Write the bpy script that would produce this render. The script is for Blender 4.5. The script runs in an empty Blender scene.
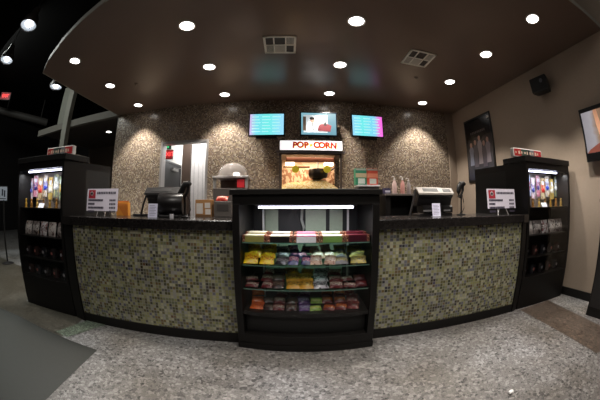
import bpy, math, random
from mathutils import Matrix, Vector
random.seed(7)
S = bpy.context.scene
COL = S.collection
PI = math.pi

# ------------------------------------------------------------------ materials
def newmat(name):
    m = bpy.data.materials.new(name); m.use_nodes = True
    nt = m.node_tree
    return m, nt, nt.nodes['Principled BSDF']
def lin(c):
    return tuple(((v/12.92) if v <= .04045 else ((v+.055)/1.055)**2.4) for v in [x/255 for x in c]) + (1,)
_mc = {}
def mat(c, rough=.5, metal=0., emit=0., alpha=1., spec=.5, var=.06):
    """plain painted / plastic surface with a faint procedural mottling; c in sRGB 0-255"""
    k = (c, rough, metal, emit, alpha, spec, var)
    if k in _mc: return _mc[k]
    m, nt, b = newmat('surface_%d' % len(_mc)); _mc[k] = m
    col = lin(c)
    n = nt.nodes.new('ShaderNodeTexNoise'); n.inputs['Scale'].default_value = 35; n.inputs['Detail'].default_value = 3
    tc = nt.nodes.new('ShaderNodeTexCoord'); nt.links.new(tc.outputs['Object'], n.inputs['Vector'])
    mx = nt.nodes.new('ShaderNodeMix'); mx.data_type = 'RGBA'
    mx.inputs[6].default_value = tuple(v*(1-var*2) for v in col[:3])+(1,)
    mx.inputs[7].default_value = tuple(min(1, v*(1+var*2)) for v in col[:3])+(1,)
    nt.links.new(n.outputs['Fac'], mx.inputs[0]); nt.links.new(mx.outputs[2], b.inputs['Base Color'])
    b.inputs['Roughness'].default_value = rough; b.inputs['Metallic'].default_value = metal
    b.inputs['Specular IOR Level'].default_value = spec
    if emit:
        b.inputs['Emission Color'].default_value = col; b.inputs['Emission Strength'].default_value = emit
    b.inputs['Alpha'].default_value = alpha
    return m
def glassmat(name, tint=(255,255,255), gloss=.08):
    m = bpy.data.materials.new(name); m.use_nodes = True; nt = m.node_tree; nt.nodes.clear()
    o = nt.nodes.new('ShaderNodeOutputMaterial'); t = nt.nodes.new('ShaderNodeBsdfTransparent'); g = nt.nodes.new('ShaderNodeBsdfGlossy')
    t.inputs[0].default_value = lin(tint); g.inputs['Roughness'].default_value = .03
    mx = nt.nodes.new('ShaderNodeMixShader'); lw = nt.nodes.new('ShaderNodeLayerWeight'); lw.inputs[0].default_value = .15
    mu = nt.nodes.new('ShaderNodeMath'); mu.operation = 'MULTIPLY_ADD'; mu.inputs[1].default_value = .5; mu.inputs[2].default_value = gloss*.3
    nt.links.new(lw.outputs['Fresnel'], mu.inputs[0]); nt.links.new(mu.outputs[0], mx.inputs[0])
    nt.links.new(t.outputs[0], mx.inputs[1]); nt.links.new(g.outputs[0], mx.inputs[2]); nt.links.new(mx.outputs[0], o.inputs[0])
    return m
def ramp(nt, stops, mode='CONSTANT'):
    r = nt.nodes.new('ShaderNodeValToRGB'); r.color_ramp.interpolation = mode
    e = r.color_ramp.elements
    while len(e) > 1: e.remove(e[-1])
    e[0].position = stops[0][0]; e[0].color = lin(stops[0][1])
    for p, c in stops[1:]:
        x = e.new(p); x.color = lin(c)
    return r
def mosaic(name, size, grout, stops, gw=.1, rough=.25, drift=((.3,(120,104,88)),(.7,(176,158,134))), spec=.5, driftamt=.38):
    """glass mosaic: square cells in UV metres, each with its own colour"""
    m, nt, b = newmat(name); L = nt.links.new
    uv = nt.nodes.new('ShaderNodeUVMap')
    sc = nt.nodes.new('ShaderNodeVectorMath'); sc.operation = 'SCALE'; sc.inputs['Scale'].default_value = 1/size; L(uv.outputs[0], sc.inputs[0])
    fl = nt.nodes.new('ShaderNodeVectorMath'); fl.operation = 'FLOOR'; L(sc.outputs[0], fl.inputs[0])
    fr = nt.nodes.new('ShaderNodeVectorMath'); fr.operation = 'FRACTION'; L(sc.outputs[0], fr.inputs[0])
    wn = nt.nodes.new('ShaderNodeTexWhiteNoise'); wn.noise_dimensions = '2D'; L(fl.outputs[0], wn.inputs['Vector'])
    rp = ramp(nt, stops); L(wn.outputs['Value'], rp.inputs[0])
    # large soft drift of tone across the wall
    nz = nt.nodes.new('ShaderNodeTexNoise'); nz.inputs['Scale'].default_value = 2.2; L(uv.outputs[0], nz.inputs['Vector'])
    hs = nt.nodes.new('ShaderNodeMix'); hs.data_type = 'RGBA'; hs.blend_type = 'MULTIPLY'; hs.inputs[0].default_value = .18 if driftamt > .3 else .78
    n3 = nt.nodes.new('ShaderNodeTexNoise'); n3.inputs['Scale'].default_value = 7; n3.inputs['Detail'].default_value = 3; L(uv.outputs[0], n3.inputs['Vector'])
    r3 = ramp(nt, drift, 'LINEAR'); L(n3.outputs['Fac'], r3.inputs[0])
    dm = nt.nodes.new('ShaderNodeMix'); dm.data_type = 'RGBA'; dm.inputs[0].default_value = driftamt; L(rp.outputs[0], dm.inputs[6]); L(r3.outputs[0], dm.inputs[7])
    L(dm.outputs[2], hs.inputs[6]); L(nz.outputs['Fac'], hs.inputs[7])
    sx = nt.nodes.new('ShaderNodeSeparateXYZ'); L(fr.outputs[0], sx.inputs[0])
    def edge(sock):
        a = nt.nodes.new('ShaderNodeMath'); a.operation = 'SUBTRACT'; a.inputs[1].default_value = .5; L(sock, a.inputs[0])
        c = nt.nodes.new('ShaderNodeMath'); c.operation = 'ABSOLUTE'; L(a.outputs[0], c.inputs[0]); return c
    e1, e2 = edge(sx.outputs[0]), edge(sx.outputs[1])
    mxm = nt.nodes.new('ShaderNodeMath'); mxm.operation = 'MAXIMUM'; L(e1.outputs[0], mxm.inputs[0]); L(e2.outputs[0], mxm.inputs[1])
    gt = nt.nodes.new('ShaderNodeMath'); gt.operation = 'GREATER_THAN'; gt.inputs[1].default_value = .5-gw/2; L(mxm.outputs[0], gt.inputs[0])
    mx = nt.nodes.new('ShaderNodeMix'); mx.data_type = 'RGBA'; L(gt.outputs[0], mx.inputs[0]); L(hs.outputs[2], mx.inputs[6]); mx.inputs[7].default_value = lin(grout)
    L(mx.outputs[2], b.inputs['Base Color'])
    ro = nt.nodes.new('ShaderNodeMath'); ro.operation = 'MULTIPLY_ADD'; ro.inputs[1].default_value = .5; ro.inputs[2].default_value = rough; L(gt.outputs[0], ro.inputs[0]); L(ro.outputs[0], b.inputs['Roughness'])
    b.inputs['Specular IOR Level'].default_value = spec
    return m
def terrazzo(name, base, dark, light, scale=55, dp=.18, lp=.2, rough=.35):
    m, nt, b = newmat(name); L = nt.links.new
    tc = nt.nodes.new('ShaderNodeTexCoord')
    v = nt.nodes.new('ShaderNodeTexVoronoi'); v.inputs['Scale'].default_value = scale; L(tc.outputs['Object'], v.inputs['Vector'])
    sp = nt.nodes.new('ShaderNodeSeparateColor'); L(v.outputs['Color'], sp.inputs[0])
    rp = ramp(nt, [(0, dark), (dp*.5, tuple(int((a+c)/2) for a, c in zip(dark, base))), (dp, base), (1-lp, light)]); L(sp.outputs[0], rp.inputs[0])
    v2 = nt.nodes.new('ShaderNodeTexVoronoi'); v2.inputs['Scale'].default_value = scale*2.3; L(tc.outputs['Object'], v2.inputs['Vector'])
    sp2 = nt.nodes.new('ShaderNodeSeparateColor'); L(v2.outputs['Color'], sp2.inputs[0])
    rp2 = ramp(nt, [(0, dark), (.1, base), (.8, light)]); L(sp2.outputs[1], rp2.inputs[0])
    mx = nt.nodes.new('ShaderNodeMix'); mx.data_type = 'RGBA'; mx.inputs[0].default_value = .4; L(rp.outputs[0], mx.inputs[6]); L(rp2.outputs[0], mx.inputs[7])
    nz = nt.nodes.new('ShaderNodeTexNoise'); nz.inputs['Scale'].default_value = 1.3; nz.inputs['Detail'].default_value = 4; L(tc.outputs['Object'], nz.inputs['Vector'])
    r3 = ramp(nt, [(.3, (190,182,170)), (.7, (255,255,255))], 'LINEAR'); L(nz.outputs['Fac'], r3.inputs[0])
    m2 = nt.nodes.new('ShaderNodeMix'); m2.data_type = 'RGBA'; m2.blend_type = 'MULTIPLY'; m2.inputs[0].default_value = 1; L(mx.outputs[2], m2.inputs[6]); L(r3.outputs[0], m2.inputs[7])
    L(m2.outputs[2], b.inputs['Base Color']); b.inputs['Roughness'].default_value = rough
    return m
def wrapper(c1, c2, c3, rough=.3, seed=0., text=True):
    """printed candy wrapper: base colour, blotches of art, a band of lettering-like marks"""
    k = ('wrap', c1, c2, c3, rough, seed)
    if k in _mc: return _mc[k]
    m, nt, b = newmat('wrapper_%d' % len(_mc)); L = nt.links.new; _mc[k] = m
    uv = nt.nodes.new('ShaderNodeUVMap')
    mp = nt.nodes.new('ShaderNodeMapping'); mp.inputs['Location'].default_value = (seed, seed*.7, 0); L(uv.outputs[0], mp.inputs[0])
    n = nt.nodes.new('ShaderNodeTexNoise'); n.inputs['Scale'].default_value = 4; n.inputs['Detail'].default_value = 2; L(mp.outputs[0], n.inputs['Vector'])
    r = ramp(nt, [(0, c1), (.56, c2)]); L(n.outputs['Fac'], r.inputs[0])
    sx = nt.nodes.new('ShaderNodeSeparateXYZ'); L(uv.outputs[0], sx.inputs[0])
    n2 = nt.nodes.new('ShaderNodeTexNoise'); n2.inputs['Scale'].default_value = 9
    mp2 = nt.nodes.new('ShaderNodeMapping'); mp2.inputs['Scale'].default_value = (2.2, .9, 1); mp2.inputs['Location'].default_value = (seed*3, 0, 0); L(uv.outputs[0], mp2.inputs[0]); L(mp2.outputs[0], n2.inputs['Vector'])
    g = nt.nodes.new('ShaderNodeMath'); g.operation = 'GREATER_THAN'; g.inputs[1].default_value = .5; L(n2.outputs['Fac'], g.inputs[0])
    a = nt.nodes.new('ShaderNodeMath'); a.operation = 'SUBTRACT'; a.inputs[1].default_value = .5; L(sx.outputs[1], a.inputs[0])
    c = nt.nodes.new('ShaderNodeMath'); c.operation = 'ABSOLUTE'; L(a.outputs[0], c.inputs[0])
    d = nt.nodes.new('ShaderNodeMath'); d.operation = 'LESS_THAN'; d.inputs[1].default_value = .2; L(c.outputs[0], d.inputs[0])
    mu = nt.nodes.new('ShaderNodeMath'); mu.operation = 'MULTIPLY'; L(g.outputs[0], mu.inputs[0]); L(d.outputs[0], mu.inputs[1])
    mx = nt.nodes.new('ShaderNodeMix'); mx.data_type = 'RGBA'; L(mu.outputs[0], mx.inputs[0]); L(r.outputs[0], mx.inputs[6]); mx.inputs[7].default_value = lin(c3)
    L(mx.outputs[2], b.inputs['Base Color']); b.inputs['Roughness'].default_value = rough
    return m
def gradmat(name, stops, strength, horizontal=True, noise=.0):
    """a lit screen / glowing face: colour ramp along UV"""
    m, nt, b = newmat(name); L = nt.links.new
    uv = nt.nodes.new('ShaderNodeUVMap'); sx = nt.nodes.new('ShaderNodeSeparateXYZ'); L(uv.outputs[0], sx.inputs[0])
    ad = nt.nodes.new('ShaderNodeTexNoise'); ad.inputs['Scale'].default_value = 5; L(uv.outputs[0], ad.inputs['Vector'])
    m1 = nt.nodes.new('ShaderNodeMath'); m1.operation = 'MULTIPLY_ADD'; m1.inputs[1].default_value = noise; L(ad.outputs['Fac'], m1.inputs[0]); L(sx.outputs[0 if horizontal else 1], m1.inputs[2])
    r = ramp(nt, stops, 'LINEAR'); L(m1.outputs[0], r.inputs[0])
    b.inputs['Base Color'].default_value = (.02,.02,.02,1); b.inputs['Roughness'].default_value = .3
    L(r.outputs[0], b.inputs['Emission Color']); b.inputs['Emission Strength'].default_value = strength
    return m

# ------------------------------------------------------------------ mesh builder
class MB:
    def __init__(s): s.v = []; s.f = []; s.uv = []; s.mi = []
    def face(s, pts, uv=None, mi=0):
        n = len(s.v); s.v += [tuple(p) for p in pts]; s.f.append(list(range(n, n+len(pts))))
        s.uv.append(uv or [(0,0),(1,0),(1,1),(0,1)][:len(pts)] if len(pts) <= 4 else (uv or [(p[0], p[1]) for p in pts])); s.mi.append(mi); return s
    def grid(s, P, U=None, mi=0, close=False):
        """P[i][j] -> points; quads with shared vertices"""
        n = len(s.v); R, C = len(P), len(P[0])
        for row in P: s.v += [tuple(p) for p in row]
        for i in range(R-1):
            for j in range(C if close else C-1):
                k = (j+1) % C
                s.f.append([n+i*C+j, n+i*C+k, n+(i+1)*C+k, n+(i+1)*C+j])
                if U: s.uv.append([U[i][j], U[i][j+1 if j+1 < len(U[i]) else k], U[i+1][j+1 if j+1 < len(U[i]) else k], U[i+1][j]])
                else: s.uv.append([(j/C, i/(R-1)), ((j+1)/C, i/(R-1)), ((j+1)/C, (i+1)/(R-1)), (j/C, (i+1)/(R-1))])
                s.mi.append(mi)
        return s
    def box(s, x0, x1, y0, y1, z0, z1, mi=0, M=None):
        c = [Vector((x, y, z)) for z in (z0, z1) for y in (y0, y1) for x in (x0, x1)]
        if M: c = [M @ p for p in c]
        n = len(s.v); s.v += [tuple(p) for p in c]
        for q in ((0,1,5,4),(1,3,7,5),(3,2,6,7),(2,0,4,6),(4,5,7,6),(2,3,1,0)):
            s.f.append([n+i for i in q]); s.uv.append([(0,0),(1,0),(1,1),(0,1)]); s.mi.append(mi)
        return s
    def prism(s, pts, z0, z1, mi=0, caps=True):
        """vertical prism over a footprint (counter-clockwise)"""
        n = len(s.v); k = len(pts)
        s.v += [(p[0], p[1], z0) for p in pts] + [(p[0], p[1], z1) for p in pts]
        u = 0
        for i in range(k):
            j = (i+1) % k; w = math.dist(pts[i], pts[j])
            s.f.append([n+i, n+j, n+k+j, n+k+i]); s.uv.append([(u, z0), (u+w, z0), (u+w, z1), (u, z1)]); s.mi.append(mi); u += w
        if caps:
            s.f.append([n+k+i for i in range(k)]); s.uv.append([(p[0], p[1]) for p in pts]); s.mi.append(mi)
            s.f.append([n+i for i in reversed(range(k))]); s.uv.append([(p[0], p[1]) for p in reversed(pts)]); s.mi.append(mi)
        return s
    def lathe(s, prof, c=(0,0,0), n=24, axis='z', mi=0, cap=True):
        """prof: list of (r, h)"""
        P = []
        for r, h in prof:
            row = []
            for i in range(n):
                a = 2*PI*i/n; x, y = r*math.cos(a), r*math.sin(a)
                p = (x, y, h) if axis == 'z' else ((h, x, y) if axis == 'x' else (y, h, x))
                row.append((c[0]+p[0], c[1]+p[1], c[2]+p[2]))
            P.append(row)
        n0 = len(s.v); s.grid(P, mi=mi, close=True)
        if cap:
            R = len(prof)
            if prof[0][0] > 1e-5: s.f.append([n0+i for i in reversed(range(n))]); s.uv.append([(0,0)]*n); s.mi.append(mi)
            if prof[-1][0] > 1e-5: s.f.append([n0+(R-1)*n+i for i in range(n)]); s.uv.append([(0,0)]*n); s.mi.append(mi)
        return s
    def tube(s, pts, r, n=10, mi=0):
        pts = [Vector(p) for p in pts]; P = []
        for i, p in enumerate(pts):
            d = (pts[min(i+1, len(pts)-1)]-pts[max(i-1, 0)]).normalized()
            a = d.cross(Vector((0,0,1))); a = a if a.length > .05 else d.cross(Vector((1,0,0))); a.normalize(); b = d.cross(a)
            rr = r[i] if isinstance(r, (list, tuple)) else r
            P.append([p + a*rr*math.cos(2*PI*k/n) + b*rr*math.sin(2*PI*k/n) for k in range(n)])
        n0 = len(s.v); s.grid(P, mi=mi, close=True)
        s.f.append([n0+i for i in reversed(range(n))]); s.uv.append([(0,0)]*n); s.mi.append(mi)
        s.f.append([n0+(len(pts)-1)*n+i for i in range(n)]); s.uv.append([(0,0)]*n); s.mi.append(mi)
        return s
    def build(s, name, mats, parent=None, bevel=0, smooth=False, M=None, solid=0):
        me = bpy.data.meshes.new(name)
        v = [tuple(M @ Vector(p)) for p in s.v] if M else s.v
        me.from_pydata(v, [], s.f)
        uvl = me.uv_layers.new(name='UVMap')
        i = 0
        for fi, f in enumerate(s.f):
            for k in range(len(f)):
                u = s.uv[fi][k] if k < len(s.uv[fi]) else (0, 0)
                uvl.data[i].uv = u; i += 1
        if not isinstance(mats, (list, tuple)): mats = [mats]
        for m_ in mats: me.materials.append(m_)
        for p, k in zip(me.polygons, s.mi):
            p.material_index = min(k, len(mats)-1); p.use_smooth = smooth
        me.validate()
        import bmesh
        bm = bmesh.new(); bm.from_mesh(me); bmesh.ops.recalc_face_normals(bm, faces=bm.faces); bm.to_mesh(me); bm.free()
        o = bpy.data.objects.new(name, me); COL.objects.link(o)
        if parent: o.parent = parent
        if bevel:
            md = o.modifiers.new('bevel', 'BEVEL'); md.width = bevel; md.segments = 2; md.limit_method = 'ANGLE'
        if smooth:
            md = o.modifiers.new('es', 'EDGE_SPLIT'); md.split_angle = math.radians(40)
        if solid:
            md = o.modifiers.new('thick', 'SOLIDIFY'); md.thickness = solid
        return o
def B(*a, **k): return MB().box(*a, **k)

def tag(o, label=None, cat=None, group=None, kind=None):
    if label: o['label'] = label
    if cat: o['category'] = cat
    if group: o['group'] = group
    if kind: o['kind'] = kind
    return o
def thing(name, label, cat, loc=(0,0,0), rz=0., group=None):
    o = bpy.data.objects.new(name, None); COL.objects.link(o)
    o.location = loc; o.rotation_euler = (0, 0, rz); o.empty_display_size = .1
    return tag(o, label, cat, group)
def struct(o): o['kind'] = 'structure'; return o
_kids = {}
def copy_tree(o, parent=None):
    c = o.copy(); COL.objects.link(c); c.parent = parent
    for ch in [x for x in o.children]: copy_tree(ch, c)
    return c
def text(name, s, size, m, parent, loc, rot=(PI/2, 0, 0), align='CENTER', ext=.0008, sx=1., bold=0.):
    cu = bpy.data.curves.new(name, 'FONT'); cu.body = s; cu.size = size; cu.align_x = align; cu.align_y = 'CENTER'; cu.extrude = ext; cu.offset = bold
    t = bpy.data.objects.new(name, cu); COL.objects.link(t)
    dg = bpy.context.evaluated_depsgraph_get(); me = bpy.data.meshes.new_from_object(t.evaluated_get(dg))
    bpy.data.objects.remove(t)
    me.materials.clear(); me.materials.append(m)
    o = bpy.data.objects.new(name, me); COL.objects.link(o); o.parent = parent; o.location = loc; o.rotation_euler = rot; o.scale = (sx, 1, 1)
    return o

BLACK = mat((21,19,18), .4, spec=.3); BLACK_M = mat((20,19,18), .6); SATIN = mat((27,25,24), .35, spec=.35)
STONE = mat((34,31,30), .2, var=.3)
WHITE = mat((225,222,218), .5); PAPER = mat((228,226,232), .7); STEEL = mat((170,168,165), .3, metal=.9); ALU = mat((165,160,152), .45, metal=.3)
CHROME = mat((200,200,200), .15, metal=1.)
GLASS = glassmat('clear_glass'); GLASS_G = glassmat('green_glass', (205,225,215))

# ------------------------------------------------------------------ setting
TZ = terrazzo('terrazzo_floor', (126,124,124), (30,28,30), (172,171,172), 46, .15, .2, .42)
MB().face([(-12,-4,0),(3.6,-4,0),(3.6,10,0),(-12,10,0)]).build('floor', TZ)['kind'] = 'structure'
def patch(pts, z, m, name='floor'): return struct(MB().face([(x, y, z) for x, y in pts], uv=[(x, y) for x, y in pts]).build(name, m))
CONC = mat((46,46,42), .55, var=.08)
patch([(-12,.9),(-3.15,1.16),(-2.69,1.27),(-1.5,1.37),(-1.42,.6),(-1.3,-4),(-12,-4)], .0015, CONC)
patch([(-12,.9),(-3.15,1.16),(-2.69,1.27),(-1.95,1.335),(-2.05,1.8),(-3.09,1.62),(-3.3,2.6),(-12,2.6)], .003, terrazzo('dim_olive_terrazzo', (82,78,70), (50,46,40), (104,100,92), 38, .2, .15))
patch([(-2.08,1.36),(-1.9,1.36),(-1.72,1.86),(-1.95,1.9)], .0045, terrazzo('green_glass_terrazzo', (90,98,84), (50,60,52), (140,152,138), 70, .3, .3))
patch([(2.39,1.74),(2.92,1.655),(2.80,1.0),(2.74,.693),(2.5,.3),(2.2,.47),(2.31,1.14)], .0015, terrazzo('brown_terrazzo', (96,86,78), (60,48,42), (128,110,98), 38, .15, .1))
patch([(2.92,1.655),(3.3,1.6),(3.3,.9),(2.86,1.0)], .0015, terrazzo('white_terrazzo', (150,148,146), (60,60,62), (205,205,205), 60, .25, .3))

ZC = 2.975
SOFF = mat((109,91,80), .3, spec=.4, var=.02)
front = [(-3.57,1.99),(-3.2,1.80),(-2.74,1.635),(-2.19,1.46),(-1.73,1.335),(-.9,1.14),(0,.96),(.9,.79),(1.7,.64),(2.5,.5),(3.30,.38)]
poly = front + [(3.30,4.39),(-3.57,4.39)]
struct(MB().prism(poly, ZC, ZC+.02).build('ceiling', SOFF))
TRIM = mat((150,146,136), .5)
ft = MB()
edge = [(-3.57,4.39)] + front
for a, b in zip(edge, edge[1:]):
    ft.face([(a[0], a[1]-.002, ZC-.006), (b[0], b[1]-.002, ZC-.006), (b[0], b[1], ZC+.09), (a[0], a[1], ZC+.09)])
struct(ft.build('trim_1', TRIM, solid=.01))
struct(MB().prism([(-12,-4),(3.6,-4),(3.6,10),(-12,10)], 4.7, 4.75).build('ceiling_upper', mat((8,7,7), .9, spec=.1)))

MOS = mosaic('tan_mosaic', .0205, (140,126,112), [(0,(62,52,48)),(.13,(140,114,94)),(.3,(196,180,146)),(.45,(150,128,116)),(.6,(226,208,180)),(.74,(96,88,88)),(.86,(184,164,158)),(.94,(250,240,220))], .18, .22)
YW = 4.39
def wall_y(y, t, spans, name, m):
    w = MB()
    for x0, x1, z0, z1 in spans:
        w.face([(x0, y, z0), (x1, y, z0), (x1, y, z1), (x0, y, z1)], uv=[(x0, z0), (x1, z0), (x1, z1), (x0, z1)])
        w.box(x0, x1, y+.003, y+t, z0, z1, mi=1)
    return struct(w.build(name, [m, mat((120,110,98), .8)]))
DX0, DX1, DZ = -2.34, -1.43, 2.26
wall_y(YW, .14, [(-3.57, DX0, 0, 4.6), (DX1, 3.44, 0, 4.6), (DX0, DX1, DZ, 4.6)], 'wall_back', MOS)
TAUPE = mat((168,151,134), .75, var=.03)
struct(B(3.30, 3.44, -4, YW+.14, 0, 4.7).build('wall_right', TAUPE))
struct(B(3.12, 3.30, YW-.02, YW, 0, ZC).build('wall_return', TAUPE))
struct(B(3.284, 3.30, -4, YW-.6, 0, .1).build('baseboard_right', BLACK))
DARKW = mat((30,27,25), .8)
struct(B(-12, 3.44, -4.1, -4, 0, 4.7).build('wall_rear', DARKW))
struct(B(-12.1, -12, -4, 10, 0, 4.7).build('wall_left', mat((24,21,20), .8)))
struct(B(-12, -3.0, 9.0, 9.1, 0, 4.7).build('wall_hall', mat((26,23,22), .8)))
# doorway room behind the counter
struct(MB().box(DX0-.03, DX0+.012, YW-.012, YW+.15, 0, DZ-.01).box(DX1-.012, DX1+.03, YW-.012, YW+.15, 0, DZ-.01).box(DX0-.03, DX1+.03, YW-.012, YW+.15, DZ-.012, DZ+.03).build('trim_2', mat((156,152,150), .4)))
WHT = mat((214,210,204), .7)
struct(B(-3.02, -2.92, YW+.14, 7.4, 0, 2.75).build('wall_room_left', WHT))
struct(B(-2.92, .6, 7.3, 7.4, 0, 2.75).build('wall_room_back', WHT))
struct(B(-3.02, .6, YW+.14, 7.4, 2.75, 2.8).build('ceiling_room', mat((225,222,216), .7)))
struct(B(.5, .6, YW+.14, 7.4, 0, 2.75).build('wall_room_right', WHT))
# white ribbed panel wall right of the brown post
struct(MB().box(-2.08, .5, 5.3, 5.34, 0, 2.75).build('wall_room_partition', mat((232,228,226), .5)))
rb = MB()
for i in range(24): rb.box(-2.1+i*.1, -2.09+i*.1, 5.292, 5.3, 0, 2.75)
struct(rb.build('trim_3', mat((196,192,190), .5)))
struct(B(-2.27, -2.07, 5.24, 5.36, 0, 2.75).build('trim_4', mat((74,58,48), .6)))
d2 = struct(B(-2.925, -2.885, 5.2, 6.55, 0, 2.14).build('door_1', mat((52,52,54), .5)))
struct(MB().box(-2.93, -2.87, 5.15, 5.2, 0, 2.19).box(-2.93, -2.87, 6.55, 6.6, 0, 2.19).box(-2.93, -2.87, 5.15, 6.6, 2.14, 2.19).build('door_frame', mat((60,58,58), .5), d2))
MB().box(-2.885, -2.82, 6.0, 6.3, 1.98, 2.05).tube([(-2.82,6.1,2.04),(-2.7,6.2,2.05),(-2.85,6.4,2.09)], .012).build('door_closer', mat((175,172,170), .4), d2)
B(-2.885, -2.84, 6.3, 6.38, 1.0, 1.05).build('door_handle', CHROME, d2)

# hall beyond the left end of the tiled wall
GREY = mat((104,100,92), .7)
struct(B(-6.9, -3.57, 4.30, 4.42, 2.94, 3.10).build('trim_5', GREY))                # header beam
struct(B(-6.9, -3.57, 4.42, 7.0, 3.02, 3.06).build('ceiling_hall', mat((58,50,44), .7)))
struct(MB().box(-6.9, -3.57, 6.9, 7.0, 0, 3.02).box(-3.6, -3.5, 4.53, 7.0, 0, 3.02).build('wall_hall_recess', mat((96,84,74), .8)))
struct(B(-4.9, -4.2, 6.86, 6.9, 0, 2.0).build('door_2', mat((14,13,13), .6)))
struct(B(-5.42, -5.22, 4.18, 4.32, 0, 4.7).build('trim_6', mat((128,126,116), .6)))   # pale column
struct(MB().prism([(-5.85,4.30),(-5.42,4.30),(-5.42,4.34),(-5.85,4.34)], 3.1, 4.1).build('window_1', mat((112,112,102), .5)))
dk = thing('air_duct', 'dim grey round duct hung under the dark ceiling at the far left', 'duct', (-8.9, 4.6, 4.0))
MB().tube([(-.6,-1.1,.08),(.5,1.0,-.1)], .13, 16).build('duct_pipe', mat((60,57,54), .6), dk, smooth=True)
for hx, hy in ((-.42,-.75), (.34,.7)): B(hx, hx+.03, hy, hy+.03, 0, .8).build('hanger', mat((60,58,56), .5), dk)

# ------------------------------------------------------------------ front counter
def yb(x): return 1.945-.038*(x-.13)**2
CT = mosaic('counter_mosaic', .0262, (132,130,118), [(0,(16,16,22)),(.06,(52,46,72)),(.13,(96,86,52)),(.22,(168,166,112)),(.40,(186,184,150)),(.54,(124,130,100)),(.64,(206,202,172)),(.74,(98,98,130)),(.84,(118,84,56)),(.90,(176,174,176)),(.95,(60,58,44))], .15, .18, ((.3,(86,88,130)),(.45,(196,192,110)),(.58,(200,196,168)),(.72,(120,84,60))), driftamt=.22)
def counter(x0, x1, label, b0, b1, end):
    t = thing('concession_counter', label, 'counter', ((x0+x1)/2, yb((x0+x1)/2), 0))
    cx, cy = t.location.x, t.location.y
    n = 20; xs = [x0+(x1-x0)*i/n for i in range(n+1)]
    f = MB(); P = [[(x-cx, yb(x)+.012-cy, z) for x in xs] for z in (.085, .94)]; U = [[(x, z) for x in xs] for z in (.085, .94)]
    f.grid(P, U).build('tiled_front', CT, t)
    def slab(dy0, y1, z0, z1): return MB().prism([(x-cx, yb(x)+dy0-cy) for x in xs] + [(x1+b1*(y1-2.)-cx, y1-cy), (x0+b0*(y1-2.)-cx, y1-cy)], z0, z1)
    slab(.02, 2.50, .05, .94).build('cabinet_body', BLACK_M, t)
    slab(.0, 2.45, 0, .088).build('plinth', BLACK, t)
    slab(-.028, 2.56, .938, 1.015).build('countertop', [STONE], t, bevel=.006)
    # black end post that closes the counter against the display cabinet
    e = [(x0, yb(x0)-.012), (x0, 2.42), (-2.02, 2.42), (-2.135, 1.772)] if end < 0 else [(x1, yb(x1)-.012), (2.352, 1.778), (2.27, 2.42), (x1, 2.42)]
    MB().prism([(p[0]-cx, p[1]-cy) for p in e], 0, .94).build('end_post', BLACK, t)
    e = [(x0, yb(x0)-.028), (x0, 2.55), (-2.0, 2.55), (-2.142, 1.74)] if end < 0 else [(x1, yb(x1)-.028), (2.358, 1.75), (2.26, 2.55), (x1, 2.55)]
    MB().prism([(p[0]-cx, p[1]-cy) for p in e], .938, 1.015).build('end_top', STONE, t)
    return t
counter(-1.995, -.412, 'curved concession counter left of the lit candy case, faced in olive and navy mosaic tile', 0, 0, -1)
counter(.66, 2.262, 'curved concession counter right of the lit candy case, faced in olive and navy mosaic tile', .055, 0, 1)

# ------------------------------------------------------------------ centre candy case
CC = (.122, 1.835); CR = -.055
case = thing('candy_display_case', 'black lit candy display case with bowed front in the middle of the counter', 'display case', (CC[0], CC[1], 0), CR)
HW = .525
def fb(x, d=.0, b=.035): return d - b*(1-(x/HW)**2)
def arcfoot(hw, d0, y1, b=.035, n=14):
    xs = [-hw+2*hw*i/n for i in range(n+1)]
    return [(x, fb(x, d0, b)) for x in xs] + [(hw, y1), (-hw, y1)]
MB().prism(arcfoot(HW+.005, -.005, .55), 0, .055).build('plinth', BLACK, case)
MB().prism(arcfoot(HW, .0, .55), .055, .135).build('base', BLACK, case, bevel=.004)
MB().prism(arcfoot(HW-.06, .07, .55), .135, .306).build('kick_recess', BLACK_M, case)
MB().prism(arcfoot(HW-.04, .012, .54), .305, .332).build('deck', SATIN, case)
for s in (-1, 1):
    x0, x1 = (s*HW, s*(HW-.055)); x0, x1 = min(x0, x1), max(x0, x1)
    MB().prism([(x0, fb(x0, -.003)), (x1, fb(x1, -.003)), (x1, .55), (x0, .55)], .13, 1.135).build('side_panel', BLACK, case, bevel=.003)
MB().prism(arcfoot(HW, .0, .55), 1.13, 1.20).build('header', BLACK, case)
MB().prism(arcfoot(HW+.02, -.022, .57), 1.20, 1.238).build('top_slab', SATIN, case, bevel=.005)
B(-HW+.05, HW-.05, .53, .55, .298, 1.135).build('back_panel', BLACK_M, case)
PANE = mat((150,160,140), .35)
for x0, x1, z0, z1 in [(-.36,-.245,.3,1.12), (-.235,-.02,.3,.82), (.0,.18,.3,1.12), (.215,.33,.3,1.12)]:
    B(x0, x1, .515, .529, z0, z1).build('sliding_pane', PANE, case)
MB().tube([(-.03,.52,1.12),(-.035,.5,1.0),(-.015,.5,.93),(-.03,.5,.86)], .012).build('pane_handle', mat((150,150,142), .4), case)
for s in (-1, 1): B(s*.352-.008, s*.352+.008, .35, .36, .3, 1.125).build('shelf_standard', mat((190,190,188), .35, metal=.5), case)
SHZ = [.862, .695, .512]
for z in SHZ:
    MB().prism(arcfoot(HW-.06, .035, .50), z-.008, z).build('glass_shelf', GLASS_G, case)
    xs = [-.46+.92*i/12 for i in range(13)]
    MB().grid([[(x, fb(x, .033), z+dz) for x in xs] for dz in (-.008, 0)]).build('shelf_edge', mat((96,128,114), .2), case)
TUBE = mat((235,232,255), .4, emit=5.0)
MB().tube([(-.345,.075,1.112),(.345,.075,1.112)], .009, 12).build('light_tube', TUBE, case, smooth=True)
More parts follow.
